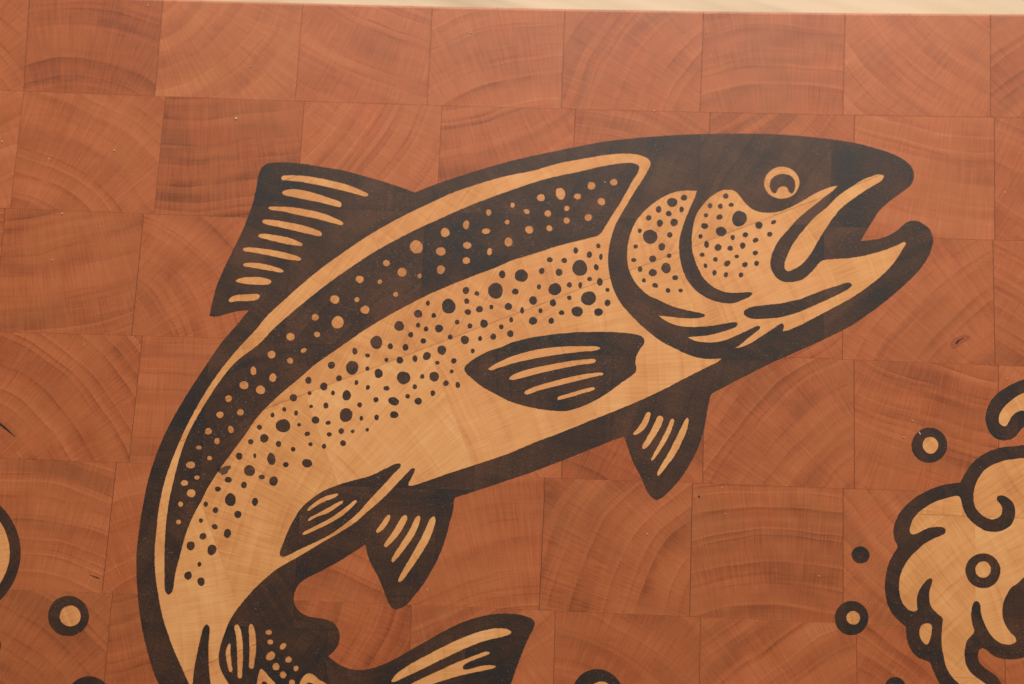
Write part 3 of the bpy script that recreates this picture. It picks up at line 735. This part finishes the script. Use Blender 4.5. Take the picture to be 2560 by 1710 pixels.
slab('wave_foam', [shape('''W2: 2348,35 2200,50 2050,70 1920,110 1800,165 1700,240 1620,340 1565,440 1535,550 1522,660 1530,760 1560,850 1620,930 1700,990 1780,1025 1850,1030 1920,1010 1970,960 1990,890 1985,830 1950,775 1910,730
1900,690 1925,650 1970,642 2040,655 2110,700 2165,760 2195,840 2205,920 2195,1000 2170,1070 2120,1140 2050,1190 1970,1225 1860,1240 1740,1225 1640,1180 1550,1120 1470,1050 1400,960 1350,850 1325,750 1302,675
1280,655 1235,650 1150,670 1000,710 850,770 720,850 620,930 540,1030 500,1130 482,1210 492,1255 530,1278 580,1270 650,1240 720,1200 820,1165 920,1155 1010,1160 1055,1185 1070,1225 1055,1265 1000,1295 900,1335
800,1385 700,1450 580,1560 33: 1290,420 1240,500 1210,580 1200,670 1205,740 1225,810 1260,865 1300,895 1345,903 1368,888* 1362,820 1370,750 1395,690 1440,630 1480,600 1505,610 1500,650 1480,710 1475,780 1490,850
1520,895 1560,930 1590,955 W3: 1025,510 1015,600 1005,720 1000,850 1010,980 1035,1100 1060,1230 1110,1350 1200,1480 1290,1565 N: 2440,1765 2500,1790 2505,1755 W3: 1720,1565 1600,1480 1480,1380 1410,1270 1380,1150 1375,1050
1390,950 1415,860 1460,800 1520,740 1535,690 1510,620 1490,530 1482,430 1495,330 1525,240 1565,212 1610,230 1635,300 1645,400 1680,520 1730,640 1800,760 1900,860 2000,910 2100,925 2190,900 2220,860
2200,800 2120,720 2060,630 2010,520 1992,400 2000,280 2030,180 2080,80 2130,0 33: 2280,650 2345,590 N: 2610,1410 2645,1300 2620,1160''')], 0.10, FOAM, wave)
slab('foam_gap', [shape('W3: 640,740 645,680 680,610 740,580 800,580 840,610 845,680 825,790 800,880 770,920 735,915 690,870 655,810')], 0.10, FOAM, wave)
slab('foam_ring', [oval('33', 1968, 530, 159, 160, 0, .008, 48)], 0.15, WALNUT, wave)
slab('foam_ring_center', [oval('33', 1968, 520, 70, 75, 0, .012, 36)], 0.20, FOAM, wave)
crest = slab('wave_crest_inlay', [shape('''W1: 2348,320 2200,370 2060,445 1920,540 1820,650 1755,770 1722,900 1725,1020 1755,1110 1810,1210 1890,1275 1980,1303 2070,1305 2150,1285 2220,1235 2270,1170 2320,1110
N: 2572,1062 2600,1060 2650,1040 2680,990 2660,945 2610,938''')], 0.05, WALNUT, boardo)
slab('crest_foam', [shape('''W1: 2348,535 2250,580 2140,660 2030,760 1960,860 1935,950 1940,1020 1975,1060 2020,1082 2060,1070 2085,1030 2120,960 2170,890 2240,845 2310,825 N: 2575,1028 2620,1020 2645,990 2620,968 2585,972''')], 0.10, FOAM, crest)

# ------------------------------------------------------------------ cracks in the blocks
for txt in ('N: -6,1053 12,1066 26,1079 39,1093 25,1083 10,1071 -6,1058', 'N: 223,1437 238,1441 249,1445 247,1447 236,1443',
            'N: 2389,858 2392,853 2398,849 2405,846 2410,844 2406,848 2400,851 2396,856 2391,861', 'N: 1745,1238 1748,1239 1750,1245 1747,1244'):
    slab('crack', [shape(txt)], 0.03, CRACK, boardo, 0.5)

slab('knot', [shape('N: 2378,868 2376,857 2383,848 2394,842 2408,838 2420,838 2426,843 2420,850 2408,855 2398,864 2388,872')], 0.02, plain('knot_wood', (0.30, 0.068, 0.023), 0.5), boardo, 0.5)
FLECK = plain('pale_fleck', (0.62, 0.43, 0.31), 0.5)
for x, y, r in ((590.5, 296, 3.0), (370, 14, 1.8), (626, 166, 1.6), (286, 376, 1.9), (5, 354, 1.8), (1178, 82, 1.6), (1635, 277, 1.6), (2259, 1093, 1.9), (2281, 1052, 1.5),
                (1618, 1335, 1.7), (2047, 1440, 1.5), (131, 650, 1.8), (156, 534, 1.8), (1813, 1284, 1.2), (1512, 456, 1.5), (843, 1115, 1.2)):
    slab('pale_fleck', [oval('N', x, y, r, r * 0.8, 30, 0.15, 12)], 0.22, FLECK, boardo, 0.5)
slab('scratch', [shape('N: 2296,1078.5 2298,1080 2301,1086 2300,1087 2297.5,1083')], 0.22, FLECK, boardo, 0.5)
